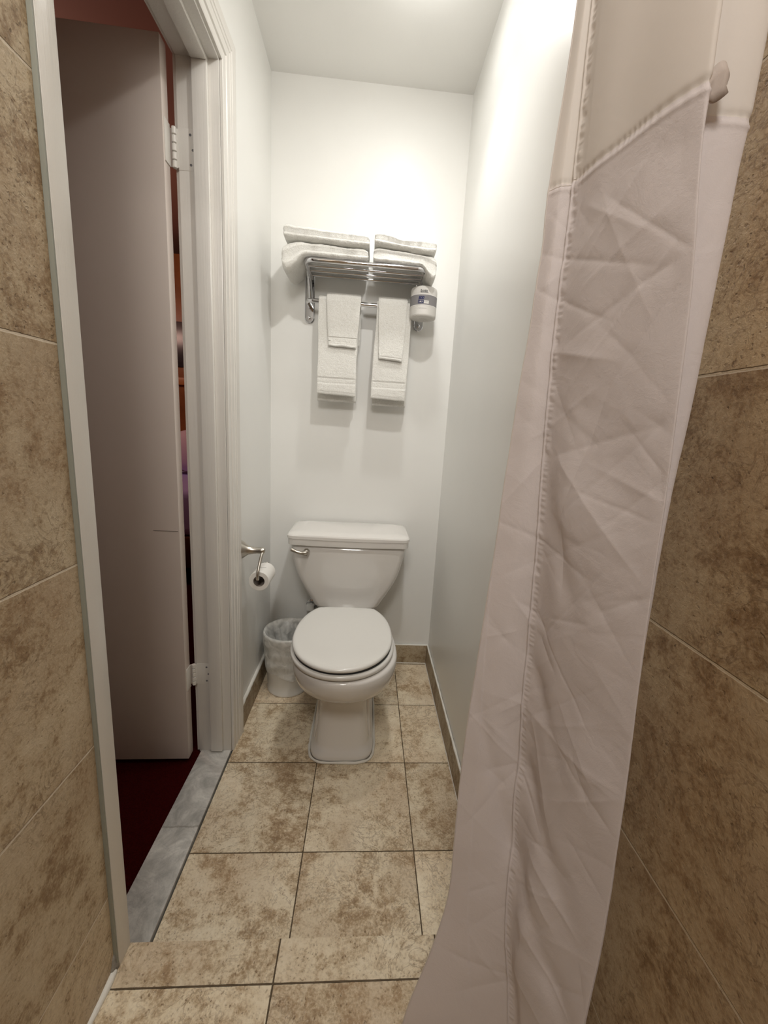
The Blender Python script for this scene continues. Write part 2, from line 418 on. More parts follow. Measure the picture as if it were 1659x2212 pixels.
bead('trim_1', [(XL + .02, YB - .006, .099), (XR - .005, YB - .006, .099), (XR - .005, .66, .099)], .0042)
bead('trim_12', [(XL + .003, 1.392, .100), (XL + .003, YB - .004, .100), (XL + .03, YB - .006, .099)], .0078)
bead('trim_2', [(XLT + .001, REAR + .02, ZP + .001), (XLT + .001, .592, ZP + .001), (XLT - .008, .61, ZP + .002), (XLT - .010, .634, ZP + .002)], .0065, .0014)
bead('trim_3', [(XR - .010, .66, .003), (XR - .010, YB - .011, .003), (XL + .2, YB - .011, .003)], .0022)

# marble saddle
struct(box('trim_4', (XO + .004, XL - .001, DY0 - .03, DY1 - .002, -.02, .006), M_marble, bev=.002))

# door frame: jambs, stop, casing with a stepped profile swept round the opening
bm = bmesh.new()
add_box(bm, XO - .002, XL, DY1 - .002, DY1 + .016, .0, DZ + .014, .0012)
add_box(bm, XO - .002, XL, DY0 - .016, DY0, .0, DZ + .014, .0012)
add_box(bm, XO - .002, XL, DY0, DY1, DZ, DZ + .014, .0012)
struct(bm_obj('trim_5', bm, M_trim, None, True))
bm = bmesh.new()
add_box(bm, XO + .041, XO + .080, DY1 - .015, DY1 - .001, .010, DZ, .003)
add_box(bm, XO + .041, XO + .080, DY0 + .001, DY0 + .013, .010, DZ, .003)
add_box(bm, XO + .041, XO + .080, DY0 + .013, DY1 - .015, DZ - .013, DZ, .003)
struct(bm_obj('trim_6', bm, M_trim, None, True))
def casing(name, x_face, sgn, y0, y1, zt, prof, near_w=None):
    """prof: list of (out from the opening, height off the wall)"""
    bm = bmesh.new()
    corners = [(y0, .0, -1, 0), (y0, zt, -1, 1), (y1, zt, 1, 1), (y1, .0, 1, 0)] if sgn < 0 else [(DY0, zt, 0, 1), (y1, zt, 1, 1), (y1, .0, 1, 0)]
    rings = []
    for cy, cz, dy, dz in corners:
        ring = []
        for w, h in prof:
            ww = w if not (near_w and dy < 0) else w * near_w / prof[-1][0]
            ring.append(Vector((x_face + sgn * h, cy + dy * ww, cz + dz * w)))
        rings.append(ring)
    add_loft(bm, rings, True, True, True)
    return struct(bm_obj(name, bm, M_trim, None, True, 20))
struct(box('trim_11', (XL - .002, XL + .0205, .6003, .6033, .0, ZC - .02), paint('bare_grey_green_edge', (.30, .31, .265), .5, 60, .3), bev=.0006))
struct(box('trim_10', (XL - .002, XL + .0215, .6035, DY0 - .001, .0, ZC - .02), M_trim, bev=.0025))
P_c = [(0, 0), (0, .012), (.004, .0145), (.022, .0145), (.024, .010), (.028, .010), (.031, .0165), (.052, .0175), (.054, .0205), (.060, .0205), (.062, .018), (.068, .018), (.070, .021), (.078, .0225), (.084, .0225), (.087, .024), (.094, .024), (.098, .020), (.098, 0)]
P_c = [(w * .965, h * .58) for w, h in P_c]
t7 = casing('trim_7', XL, 1, DY1 - .3, DY1 + .004, DZ + .006, P_c)
P_b = [(0, 0), (0, .012), (.01, .016), (.09, .018), (.095, 0)]
casing('trim_8', XO, -1, DY0 - .004, DY1 + .006, DZ + .006, P_b)

# the dirty broken corner at the foot of the near casing
bm = bmesh.new()
r = bmesh.ops.create_icosphere(bm, subdivisions=3, radius=.022)
for v in r['verts']:
    v.co += v.normal * .007 * noise.noise(v.co * 60); v.co = Vector((v.co.x * .45 + XL + .012, v.co.y * .8 + .606, v.co.z * 1.1 + ZP + .012))
struct(bm_obj('trim_9', bm, simple('crumbled_filler', (.42, .39, .34), .9, nscale=80, nstr=1.0, nd_=.004, var=.5), None, True, 0))

# door leaf opened into the bedroom
door = bpy.data.objects.new('door_1', None); col.objects.link(door); door.location = (XO - .020, DY1 - .012, 0); door['kind'] = 'structure'
door.rotation_euler = (0, 0, math.radians(1.2))
leaf = box('door_leaf', (-.615, 0, -.036, 0, .012, 2.062), M_doorp, door, bev=.0015)
def hinge(z, h):
    hp = box('hinge', [(.018, .064, .0085, .0105, z, z + h), (-.0005, .0025, -.030, 0, z, z + h), (-.002, .020, .0065, .0095, z + .004, z + h - .004)], M_trim, door, bev=.0006)
    n = 5; L = h / n
    bm = bmesh.new()
    for k in range(n):
        add_loft(bm, lathe_rings([(.0045, z + k * L + .0008), (.0062, z + k * L + .002), (.0062, z + (k + 1) * L - .002), (.0045, z + (k + 1) * L - .0008)], (.010, .006, 0), 'Z', 14))
    bm_obj('knuckle', bm, M_trim, hp, True, 50)
    for zz in (z + .014, z + h * .5, z + h - .014):
        loft('screw', lathe_rings([(.0032, .0090), (.0032, .0080), (.0012, .0077)], (.050 if zz != z + h * .5 else .056, 0, zz), 'Y', 12), M_blk if False else M_greyt, hp)
hinge(1.792, .098); hinge(.262, .078)
# mark scratched on the door face
box('scratch', (-.075, -.004, -.0365, -.0360, .806, .8075), simple('scratch_grey', (.22, .19, .17), .8), door)

# ---------------------------------------------------------------- bedroom, seen through the hinge gap
t = thing('wooden_wardrobe', 'orange-brown wooden wardrobe glimpsed through the gap at the door hinges', 'wardrobe', loc=(-1.95, 4.1, 0))
box('body', [(-.75, .75, -.25, .28, .9, 2.45)], M_wood, t, bev=.006)
box('plinth', [(-.78, .78, -.27, .28, -.004, .9)], M_bwood, t, bev=.006)
box('door_panel', (-.70, .70, -.262, -.25, 1.55, 1.92), simple('dark_glass', (.05, .045, .05), .25, var=.6), t, bev=.004)
box('shelf_rail', (-.76, .76, -.285, -.25, 1.40, 1.46), simple('light_orange_wood', (.50, .22, .07), .4), t, bev=.004)
t = thing('bed', 'bed with lilac cover glimpsed through the gap beside the door hinges', 'bed', loc=(-1.60, 3.3, 0))
box('frame', (-.95, .95, -.55, .5, .12, .34), M_bwood, t, bev=.02)
bm = bmesh.new(); add_box(bm, -.93, .93, -.53, .49, .34, .66, .06, 4); bm_obj('cover', bm, M_lilac, t, True)
for sx in (-1, 1):
    for yy in (-.48, .44): box('leg', (sx * .88 - .03, sx * .88 + .03, yy - .03, yy + .03, -.004, .12), M_bwood, t, bev=.004)
def pillow(name, c, w, d, h, mat, label):
    rings = []
    for k in range(13):
        a = -1 + 2 * k / 12; sc = (1 - abs(a) ** 3.2) ** .5 * .98 + .02
        rings.append([Vector((c[0] + w / 2 * a, c[1] + d / 2 * math.copysign(abs(math.cos(q)) ** .8, math.cos(q)) * (.8 + .2 * sc), c[2] + h / 2 * math.copysign(abs(math.sin(q)) ** .9, math.sin(q)) * sc)) for q in [2 * math.pi * i / 20 for i in range(20)]])
    o = loft(name, rings, mat, None, sharp=0); tag(o, label, 'pillow'); return o
pillow('pillow', (-1.35, 3.55, .855), .62, .26, .36, M_pink, 'pink pillow propped on the lilac bed, seen through the hinge gap')

# ---------------------------------------------------------------- toilet
TX = -.055
toilet = thing('toilet', 'white porcelain two-piece toilet with closed lid in the narrow alcove', 'toilet', loc=(TX, 1.45, 0))
def outline(xc, yf, yb_, yc, hw, nf, nb, z, n=72):
    ring = []
    for i in range(n):
        a = 2 * math.pi * i / n; c, s = math.cos(a), math.sin(a)
        if s < 0: e, b_ = nf, yc - yf
        else: e, b_ = nb, yb_ - yc
        ring.append(Vector((xc + hw * math.copysign(abs(c) ** (2 / e), c), yc + b_ * math.copysign(abs(s) ** (2 / e), s), z)))
    return ring
def lo(r):  # to toilet-local
    return [[p - Vector((TX, 1.45, 0)) for p in q] for q in r]
bx = -.045
secs = [  # z, front, back, centre, halfw, nfront, nback
    (.000, 1.236, 1.74, 1.36, .112, 4.2, 5), (.012, 1.236, 1.74, 1.36, .113, 4.2, 5), (.024, 1.238, 1.738, 1.36, .111, 4.2, 5),
    (.030, 1.250, 1.730, 1.36, .100, 4.2, 5), (.050, 1.256, 1.725, 1.36, .097, 4.4, 5), (.110, 1.268, 1.72, 1.37, .090, 4.4, 5), (.170, 1.274, 1.715, 1.38, .086, 4.2, 5),
    (.205, 1.272, 1.715, 1.38, .088, 3.8, 4.5), (.228, 1.258, 1.715, 1.375, .098, 3.2, 4), (.248, 1.232, 1.72, 1.36, .117, 2.7, 3.6), (.266, 1.198, 1.725, 1.345, .139, 2.4, 3.4),
    (.286, 1.165, 1.72, 1.33, .158, 2.2, 2.5), (.306, 1.144, 1.715, 1.325, .170, 2.1, 2.2), (.330, 1.130, 1.70, 1.32, .177, 2.05, 2.0), (.352, 1.124, 1.70, 1.32, .179, 2.05, 2.0),
    (.374, 1.122, 1.70, 1.32, .179, 2.05, 2.0), (.381, 1.126, 1.698, 1.32, .176, 2.05, 2.0), (.384, 1.138, 1.69, 1.32, .166, 2.05, 2.0), (.384, 1.19, 1.66, 1.33, .11, 2.1, 2.0)]
rings = [outline(bx, f, bk, yc, hw, nf, nb, z) for z, f, bk, yc, hw, nf, nb in secs]
loft('bowl', lo(rings), M_porc, toilet, sharp=0)
# raised rib down each side of the pedestal
for sx in (-1, 1):
    pth = [Vector((bx + sx * w, y, z)) - Vector((TX, 1.45, 0)) for w, y, z in [(.096, 1.33, .020), (.088, 1.325, .10), (.083, 1.325, .165), (.084, 1.32, .205), (.100, 1.31, .25)]]
    tube('rib', smooth_path(pth, 5), .011, M_porc, toilet, 10)
# bead of caulk round the foot
P = outline(bx, 1.231, 1.745, 1.36, .117, 4.2, 5, .004, 90)
P = [p + Vector((noise.noise(p * 50) * .0016, noise.noise(p * 46 + Vector((3, 3, 3))) * .0016, 0)) - Vector((TX, 1.45, 0)) for p in P]; P.append(P[0])
o = tube('caulk_bead', P, [.0044 * (1 + .4 * noise.noise(p * 45)) for p in P], M_caulk, toilet, 8)
o['label'] = 'uneven white caulk bead'
# seat and lid (slightly off to the left, as they sit in the photo)
lx = -.056
def ov(z, g, nb=3.4, dy=0): return outline(lx, 1.128 - g + dy, 1.535 + g * .3 + dy, 1.325 + dy, .173 + g, 2.05, nb, z)
seat_r = [ov(.388, -.010), ov(.387, -.002), ov(.390, .003), ov(.397, .0045), ov(.402, .003), ov(.405, -.002), ov(.405, -.045), ov(.399, -.056), ov(.390, -.056), ov(.388, -.050)]
loft('seat', lo(seat_r + [seat_r[0]]), M_seat, toilet, False, False, sharp=0)
def lid_ring(z, g):
    r = []
    for p in outline(lx - .001, 1.126 - g, 1.605 + g * .5, 1.345, .172 + g, 2.06, 2.25, z, 110):
        yb2 = 1.553
        if p.y > yb2: p = Vector((p.x, yb2 + (p.y - yb2) * .08, p.z))
        r.append(p)
    return r
lid_r = [lid_ring(z + .0035, g) for z, g in [(.4110, -.012), (.4105, -.003), (.413, .000), (.418, .001), (.4225, -.001), (.4248, -.006), (.4258, -.016), (.4262, -.036), (.4262, -.1)]]
loft('lid', lo(lid_r), M_seat, toilet, sharp=0)
gap_r = [ov(.404, -.006), ov(.4150, -.006)]
loft('seat_gap_shade', lo(gap_r), M_dark, toilet, sharp=0)['label'] = 'dark fill painting the shade between seat and lid'  # solid near-black fill, stands in for the shade under the lid
for sx in (-1, 1):
    o = loft('seat_hinge', lo([[Vector((lx + sx * .075 + q, 1.546 + .011 * math.cos(a), .402 + .011 * math.sin(a))) for a in [2 * math.pi * i / 16 for i in range(16)]] for q in (-.022, -.02, .02, .022)]), M_seat, toilet)
# tank
def rr_ring(xc, y0, y1, hw, z, ch, bow=0.0, n=10, m=14):
    """rounded rectangle seen from above, front edge bowed towards the room"""
    pts = []
    def arc(cx, cy, a0):
        for k in range(n + 1):
            a = a0 + math.pi / 2 * k / n; pts.append((cx + ch * math.cos(a), cy + ch * math.sin(a)))
    arc(xc + hw - ch, y1 - ch, 0); 
    for k in range(1, m): pts.append((xc + hw - ch - (2 * hw - 2 * ch) * k / m, y1))
    arc(xc - hw + ch, y1 - ch, math.pi / 2)
    arc(xc - hw + ch, y0 + ch, math.pi)
    for k in range(1, m): pts.append((xc - hw + ch + (2 * hw - 2 * ch) * k / m, y0))
    arc(xc + hw - ch, y0 + ch, 3 * math.pi / 2)
    return [Vector((x, y - bow * (1 - ((x - xc) / hw) ** 2) * (1 if y < (y0 + y1) / 2 else 0), z)) for x, y in pts]
tk = [(.380, .122, 1.662), (.382, .133, 1.655), (.392, .141, 1.652), (.415, .153, 1.651), (.445, .171, 1.648), (.475, .188, 1.645), (.505, .202, 1.642), (.535, .213, 1.639), (.565, .2205, 1.637), (.60, .2285, 1.635), (.63, .234, 1.633), (.665, .238, 1.632)]
box('tank_saddle', (-.105, .095, .19, .33, .30, .384), M_porc, toilet, bev=.012)
loft('tank', lo([rr_ring(TX - .006, y0, 1.842, hw, z, .03, .014) for z, hw, y0 in tk]), M_porc, toilet, sharp=0)
def lid_tank(z, g, ch): return rr_ring(TX - .006, 1.618 - g, 1.848 + g * .2, .2465 + g, z, max(ch, .004), .012, 3, 14)
loft('tank_lid', lo([lid_tank(.664, -.006, .024), lid_tank(.664, -.0005, .024), lid_tank(.669, .0005, .026), lid_tank(.688, .0005, .026), lid_tank(.691, .0035, .026), lid_tank(.702, .0035, .026), lid_tank(.707, .0, .026), lid_tank(.712, -.012, .025), lid_tank(.7135, -.05, .02)]), M_porc, toilet, sharp=28)
h = loft('flush_handle', tube_rings([p - Vector((TX, 1.45, 0)) for p in smooth_path([(-.230, 1.606, .6370), (-.239, 1.601, .6365), (-.258, 1.598, .6390), (-.274, 1.598, .6450), (-.287, 1.599, .6505)], 6)], [.0138 - .0072 * min(1, k / 9) + .0016 * max(0, (k - 17) / 7) for k in range(25)], 14), M_nickel, toilet)
h['label'] = 'brushed nickel lever'
loft('handle_boss', lo([[Vector((-.2295 + r_ * math.cos(a), y, .637 + r_ * math.sin(a))) for a in [2 * math.pi * i / 20 for i in range(20)]] for r_, y in ((.0125, 1.634), (.0125, 1.622), (.013, 1.612), (.011, 1.604), (.006, 1.6))]), M_nickel, toilet)
# supply valve on the wall behind
t = thing('supply_valve', 'small white water supply valve on the wall behind the waste bin', 'valve', loc=(-.235, YB, .30))
box('valve_body', (-.018, .018, -.055, -.030, -.014, .016), M_whitep, t, bev=.004)
tube('stub_pipe', [(0, -.034, 0), (0, .0, 0)], .008, M_chrome, t)
tube('supply_hose', smooth_path([(.016, -.045, .0), (.04, -.05, .03), (.05, -.06, .09)], 6), .005, M_greyt, t)
loft('escutcheon', lathe_rings([(.026, 0), (.024, -.004), (.010, -.008)], (0, 0, 0), 'Y', 24), M_chrome, t)

# ---------------------------------------------------------------- waste bin with bag
BX, BY = -.304, 1.668
t = thing('waste_bin', 'small white round plastic waste bin standing left of the toilet', 'bin', loc=(BX, BY, 0))
prof = [(.086, .0), (.090, .002), (.0905, .012), (.0885, .014), (.090, .05), (.1005, .255), (.1035, .258), (.1045, .264), (.1035, .268), (.1005, .266), (.0985, .262), (.087, .03), (.084, .006), (.02, .005)]
loft('body', lathe_rings(prof, (0, 0, 0), 'Z', 56), M_binp, t, sharp=50)
loft('inner_wall', lathe_rings([(.0975, .255), (.0865, .035), (.02, .0075)], (0, 0, 0), 'Z', 56), simple('bin_inside_grey', (.16, .16, .15), .5), t, False, True)['label'] = 'dark grey inside'  # inner faces coloured darker than the white body
NB = 120; rings = []
lp = []   # profile: inside bottom -> up -> over rim -> outside down
for k in range(12): lp.append((.03 + .058 * (k / 11) ** .7, .05 + .20 * (k / 11) ** 1.6, 'in'))
lp += [(.0965, .262, 'rim'), (.1005, .2705, 'rim'), (.1060, .2705, 'rim'), (.1085, .262, 'rim')]
for k in range(1, 22): lp.append((.1090, .262 - .165 * k / 21, 'out'))
for r_, z_, w in lp:
    ring = []
    for i in range(NB):
        a = 2 * math.pi * i / NB; v = Vector((math.cos(a) * 2.0, math.sin(a) * 2.0, z_ * 14)); rr_ = r_; zz = z_
        if w == 'in':
            rr_ = r_ + .010 * noise.noise(v * 1.3) + .006 * math.sin(a * 13 + 4 * noise.noise(v)) * (1 if z_ < .24 else .4) - .004; zz = z_ + .012 * noise.noise(v * 2)
            rr_ = min(rr_, .0835 + .014 * (z_ / .25))
        elif w == 'out':
            q = (.262 - z_) / .165
            body = .090 + .0105 * (z_ - .05) / .205
            rr_ = max(body + .0015, r_ - .012 * q + .0045 * noise.noise(v * 1.4) * min(1, q * 5) + .0014 * math.sin((z_ + .02 * math.sin(a * 2 + 1)) * 2 * math.pi / .052 + a) * min(1, q * 4))
            zz = z_ + q * .035 * (noise.noise(Vector((math.cos(a), math.sin(a), 3.7)) * 1.1))
        ring.append(Vector((math.cos(a) * rr_, math.sin(a) * rr_, zz)))
    rings.append(ring)
o = loft('bin_bag', rings, M_liner, None, True, False, sharp=0); o.location = (BX, BY, 0)
tag(o, 'crinkled clear plastic bag lining the waste bin and folded over its rim', 'bin bag')

# ---------------------------------------------------------------- toilet paper holder and roll on the left wall
t = thing('toilet_paper_holder', 'brushed nickel toilet paper holder with flared post on the left wall', 'toilet paper holder', loc=(XL, 1.405, .703))
loft('post', lathe_rings([(r_ * 1.22, h_) for r_, h_ in [(.0285, 0), (.0288, .003), (.027, .007), (.0225, .015), (.0172, .024), (.0125, .032), (.0100, .048), (.0088, .062), (.0095, .072), (.0100, .078), (.0075, .0855), (.002, .088)]], (0, 0, 0), 'X', 36), M_nickel, t)
arm = smooth_path([(.080, -.004, -.004), (.078, -.020, -.022), (.075, -.045, -.060), (.074, -.050, -.082), (.074, -.046, -.088), (.074, -.030, -.090), (.074, .03, -.090), (.074, .072, -.089), (.074, .080, -.084), (.0745, .085, -.070)], 7)
tube('arm', arm, [.0052] * (len(arm) - 7) + [.0052, .0052, .0054, .0056, .0060, .0054, .002], M_nickel, t, 12)
t = thing('toilet_roll', 'small half-used white toilet roll hanging on the nickel holder', 'toilet roll', loc=(XL + .074, 1.425, .601))
n = 44
loft('paper', lathe_rings([(.0195, -.05), (.0335, -.05), (.0345, -.049), (.0345, .049), (.0335, .05), (.0195, .05), (.0195, -.05)], (0, 0, 0), 'Y', n), M_paper, t, False, False, sharp=40)
loft('cardboard_core', lathe_rings([(.0194, -.0495), (.0194, .0495), (.0185, .0495), (.0185, -.0495), (.0194, -.0495)], (0, 0, 0), 'Y', n), M_core, t, False, False)
box('sheet_edge', (-.012, .014, -.004, -.0035, .0343, .0349), M_greyt, t)

# ---------------------------------------------------------------- towel rack
RX0, RX1, RZ, RY0 = -.262, .186, 1.735, 1.665
rack = thing('towel_rack', 'chrome hotel towel rack with shelf rails and lower bar on the back wall', 'towel rack', loc=(-.04, YB, RZ))
o_ = Vector((-.04, YB, RZ))
L_ = lambda pts: [Vector(p) - o_ for p in pts]
fr = fillet([(RX0, 1.835, RZ - .01), (RX0, RY0, RZ), (RX1, RY0, RZ), (RX1, 1.835, RZ - .01)], .034, 8)
tube('front_rail', L_(fr), .0085, M_chrome, rack, 16)
for y in (1.715, 1.765, 1.815):
    tube('shelf_rail', L_([(RX0, y, RZ - .004), (RX1, y, RZ - .004)]), .0055, M_chrome, rack, 12)
BZ, BYY = 1.628, 1.783
bar = fillet([(RX0 - .006, 1.858, BZ - .004), (RX0 - .006, BYY, BZ), (.137, BYY, BZ), (.152, 1.858, BZ - .012)], .022, 8)
tube('towel_bar', L_(bar), .0085, M_chrome, rack, 16)
for xc in (RX0 - .008, .188):
    pts = []
    for k in range(25):
        a = math.pi + math.pi * k / 24; pts.append((xc + .0195 * math.cos(a), 1.578 + .0195 * math.sin(a)))
    for k in range(25):
        a = math.pi * k / 24; pts.append((xc + .0195 * math.cos(a), 1.762 + .0195 * math.sin(a)))
    cz = 1.67
    def pr(sc, y): return [Vector((xc + (x - xc) * sc, y, z - (0 if sc == 1 else math.copysign(.0195 * (1 - sc), z - cz)))) - o_ for x, z in pts]
    w = loft('wall_plate', [pr(1, YB), pr(1, YB - .005), pr(.86, YB - .008), pr(.80, YB - .006)], M_chrome, rack, sharp=35)
    loft('screw', [[Vector((xc + r_ * math.cos(a), y, 1.580 + r_ * math.sin(a))) - o_ for a in [2 * math.pi * i / 18 for i in range(18)]] for r_, y in ((.0065, YB - .006), (.0062, YB - .009), (.0035, YB - .0105))], M_chrome, w)
    # gusset from the plate to the shelf side rail
    tube('brace', L_(smooth_path([(xc + .004, YB - .005, 1.640), (xc + .004, 1.835, 1.675), (xc + .004, 1.80, 1.715), (xc + .004, 1.755, RZ - .004)], 6)), [.010] * 8 + [.009] * 5 + [.0075] * 6, M_chrome, rack, 12)

# ---------------------------------------------------------------- towels
def fb(p, s): return noise.noise(p * s) + .5 * noise.noise(p * s * 2.1)
def folded_towel(name, label, x0, x1, y0, y1, zf0, zf1, seed, shape=None, folds=1):
    """soft folded towel lying on the shelf; zf0/zf1: functions of x for underside and top"""
    nx, nq = 70, 56; rings = []
    for i in range(nx + 1):
        u = i / nx; a = u * 2 - 1
        xx = x0 + (x1 - x0) * (.5 + .5 * math.sin(math.pi / 2 * a) * .35 + .5 * a * .65)
        e = max(0.0, 1 - abs(a) ** 9) ** .5
        zb, zt = zf0(xx), zf1(xx); zm, hz = (zb + zt) / 2, (zt - zb) / 2
        ym, hy = (y0 + y1) / 2, (y1 - y0) / 2
        ring = []
        for k in range(nq):
            q = 2 * math.pi * k / nq; c, s = math.cos(q), math.sin(q)
            cc = math.copysign(abs(c) ** .34, c); ss = math.copysign(abs(s) ** .42, s)
            groove = 0
            for f in range(folds):
                pos = (f + 1) / (folds + 1) * 2 - 1
                groove += math.exp(-((ss - pos - .06 * noise.noise(Vector((xx * 9, seed, f)))) / .10) ** 2)
            sy = (1 - .10 * groove * (1 if c < 0 else .5))
            p = Vector((xx, ym + hy * cc * sy * (.9 + .1 * e), zm + hz * ss * (.45 + .55 * e)))
            d = Vector((0, cc, ss)).normalized()
            p += d * (.0034 * fb(p + Vector((seed, 0, 0)), 18) + .0016 * noise.noise(p * 110))
            p.x -= (1 - e) * 0
            ring.append(p)
        rings.append(ring)
    o = loft(name, rings, M_terry, None, sharp=0)
    tag(o, label, 'towel', 'folded bath towels on the rack shelf'); return o
def sm(a, b, x): t_ = min(1, max(0, (x - a) / (b - a))); return t_ * t_ * (3 - 2 * t_)
ZS = RZ + .0075
folded_towel('bath_towel', 'upper folded white bath towel of the left stack on the rack shelf', -.338, -.030, 1.640, 1.846,
    lambda x: ZS + .0475 - .006 * sm(-.3, -.03, x), lambda x: ZS + .094 - .006 * sm(-.3, -.03, x) + .008 * sm(-.29, -.33, x), 1.3)
folded_towel('bath_towel', 'lower folded white bath towel of the left stack, drooping over the rack end', -.346, -.032, 1.650, 1.848,
    lambda x: ZS + .0 - .055 * sm(-.255, -.33, x), lambda x: ZS + .048 - .006 * sm(-.3, -.03, x) - .006 * sm(-.29, -.34, x), 4.7)
folded_towel('bath_towel', 'upper folded white bath towel of the shorter right stack on the rack shelf', -.012, .216, 1.641, 1.846,
    lambda x: ZS + .0525 - .012 * sm(-.01, .2, x), lambda x: ZS + .102 - .016 * sm(-.005, .1, x) + .003 * sm(.19, .21, x), 8.1)
folded_towel('bath_towel', 'lower folded white bath towel of the right stack, drooping over the rack end', -.014, .222, 1.652, 1.848,
    lambda x: ZS + .0 - .050 * sm(.16, .215, x), lambda x: ZS + .053 - .012 * sm(-.01, .2, x), 12.9, folds=2)

def hanging_towel(name, label, xa, xb, zb_front, zb_back, off, th, seed, cat, group, band=(), hem=True, taper=0.0, zdrop=0.0):
    """towel folded over the lower bar; xa, xb edges; off = distance of its middle from the bar surface"""
    R_ = .0085 + off
    st = []
    n1 = 46
    for k in range(n1): st.append((BYY + R_, zb_back + (BZ - zb_back) * k / n1, 0))
    for k in range(13):
        a = math.pi * k / 12; st.append((BYY + R_ * math.cos(a), BZ + R_ * math.sin(a), 1))
    n2 = 110
    for k in range(1, n2 + 1): st.append((BYY - R_, BZ - (BZ - zb_front) * k / n2, 2))
    rings = []; N = len(st)
    xc0, hw0 = (xa + xb) / 2, (xb - xa) / 2
    for i, (y, z, w) in enumerate(st):
        y0_, z0_, _ = st[max(0, i - 1)]; y1_, z1_, _ = st[min(N - 1, i + 1)]
        t_ = Vector((0, y1_ - y0_, z1_ - z0_)).normalized(); nn = Vector((0, t_.z, -t_.y)) * -1
        d = (BZ - z) if w == 2 else 0
        t0 = th
        if w == 2:
            zz = z - zb_front
            for b0, b1 in band:
                if b0 < zz < b1: t0 = th * .72
                if abs(zz - b0) < .0018 or abs(zz - b1) < .0018: t0 = th * .5
            if hem and .004 < zz < .0105: t0 = th * (.62 if (zz > .0085) else .95)
            t0 *= 1
        if w != 1 and (i < 2 or i > N - 3): t0 *= .55
        hw = hw0 * (1 - taper * (d / max(.01, BZ - zb_front))) + .002 * noise.noise(Vector((seed, 1, z * 14)))
        xc = xc0 + .0025 * noise.noise(Vector((seed, 5, z * 7))) - zdrop * d
        sway = -.006 * (d / .35) if w == 2 else (.004 if w == 0 else 0)
        ring = []
        for k in range(64):
            q = 2 * math.pi * k / 64; c, s = math.cos(q), math.sin(q)
            cc = math.copysign(abs(c) ** .30, c) if abs(c) > 1e-6 else 0; ss = math.copysign(abs(s) ** .6, s)
            px = xc + hw * cc
            p = Vector((px, y, z)) + nn * (t0 / 2 * ss)
            f = .0022 * fb(Vector((px * 12 + seed, z * 6, w)), 1.0) if w != 1 else 0
            p.y += sway + (f if w == 2 else -abs(f) * .3)
            p += nn * .0006 * noise.noise(p * 160) * (1 if ss > 0 else -1)
            if w == 2 and z - zb_front < .02: p.z += .003 * noise.noise(Vector((px * 30, seed, 0))) + .010 * (px - xc) / hw * -.25
            ring.append(p)
        rings.append(ring)
    o = loft(name, rings, M_terry, None, sharp=0); tag(o, label, cat, group); return o
hanging_towel('hand_towel', 'long white hand towel hanging from the left half of the rack bar', -.222, -.062, 1.268, 1.243, .007, .012, 2.2, 'towel', 'hand towels on the rack bar', band=((.045, .066),), taper=.03)
hanging_towel('washcloth', 'short white washcloth over the left hand towel, its ribbed hem band showing', -.190, -.056, 1.455, 1.47, .0200, .010, 6.4, 'washcloth', 'washcloths on the rack bar', band=((.006, .034),), taper=.18)
hanging_towel('hand_towel', 'long white hand towel hanging from the right half of the rack bar', .008, .150, 1.262, 1.238, .007, .012, 10.5, 'towel', 'hand towels on the rack bar', band=((.048, .070),), taper=.0, zdrop=.02)
hanging_towel('washcloth', 'longer white washcloth without a band over the right hand towel', .014, .130, 1.418, 1.44, .0200, .010, 15.0, 'washcloth', 'washcloths on the rack bar', taper=.18)

# ---------------------------------------------------------------- wrapped spare roll perched at the right end of the rack
SP = (.192, 1.752, 1.582); SR, SH = .0520, .112
t = thing('spare_toilet_roll', 'wrapped spare toilet roll with grey printed band beside the right rack plate', 'toilet roll', loc=SP)
t.rotation_euler = (0, 0, 0)
def wrapm():
    m, nt, b = new_mat('embossed_wrapper'); tc = nd(nt, 'ShaderNodeTexCoord')
    wv = nd(nt, 'ShaderNodeTexWave'); wv.wave_type = 'BANDS'; wv.bands_direction = 'DIAGONAL'; wv.inputs['Scale'].default_value = 170; nt.links.new(tc.outputs['Object'], wv.inputs[0])
    nt.links.new(ramp(nt, wv.outputs[1], [(.3, (.62, .60, .57)), (.7, (.76, .74, .70))]), b.inputs['Base Color']); b.inputs['Roughness'].default_value = .7
    return m
loft('wrapper', lathe_rings([(.012, .006), (.020, .001), (.046, 0), (SR - .001, .003), (SR, .010), (SR, SH - .012), (SR - .002, SH - .004), (.044, SH), (.020, SH), (.012, SH - .005)], (0, 0, 0), 'Z', 64), wrapm(), t, sharp=0)
loft('printed_band', lathe_rings([(SR + .0003, .042), (SR + .0003, .078)], (0, 0, 0), 'Z', 64), M_gray, t, False, False)['label'] = 'grey band'
for zz in (.0408, .0792):
    loft('band_edge', lathe_rings([(SR + .0004, zz - .001), (SR + .0004, zz + .001)], (0, 0, 0), 'Z', 64), M_whitep, t, False, False)
A0 = math.atan2(-1.752, -.192) + .0      # direction from the roll towards the room
def on_roll(verts, faces, name, mat, r):
    me = bpy.data.meshes.new(name)
    vs = []
    for x, z in verts:
        a = A0 + x / SR; vs.append((r * math.cos(a), r * math.sin(a), z))
    me.from_pydata(vs, [], faces); me.update()
    return link(name, me, mat, t, smooth=False)
def curved_rect(name, x0, x1, z0, z1, mat, r=SR + .0006, skew=0):
    v = []; f = []; n = 8
    for k in range(n + 1):
        x = x0 + (x1 - x0) * k / n; v += [(x, z0), (x + skew, z1)]
        if k: f.append((2 * k - 2, 2 * k, 2 * k + 1, 2 * k - 1))
    return on_roll(v, f, name, mat, r)
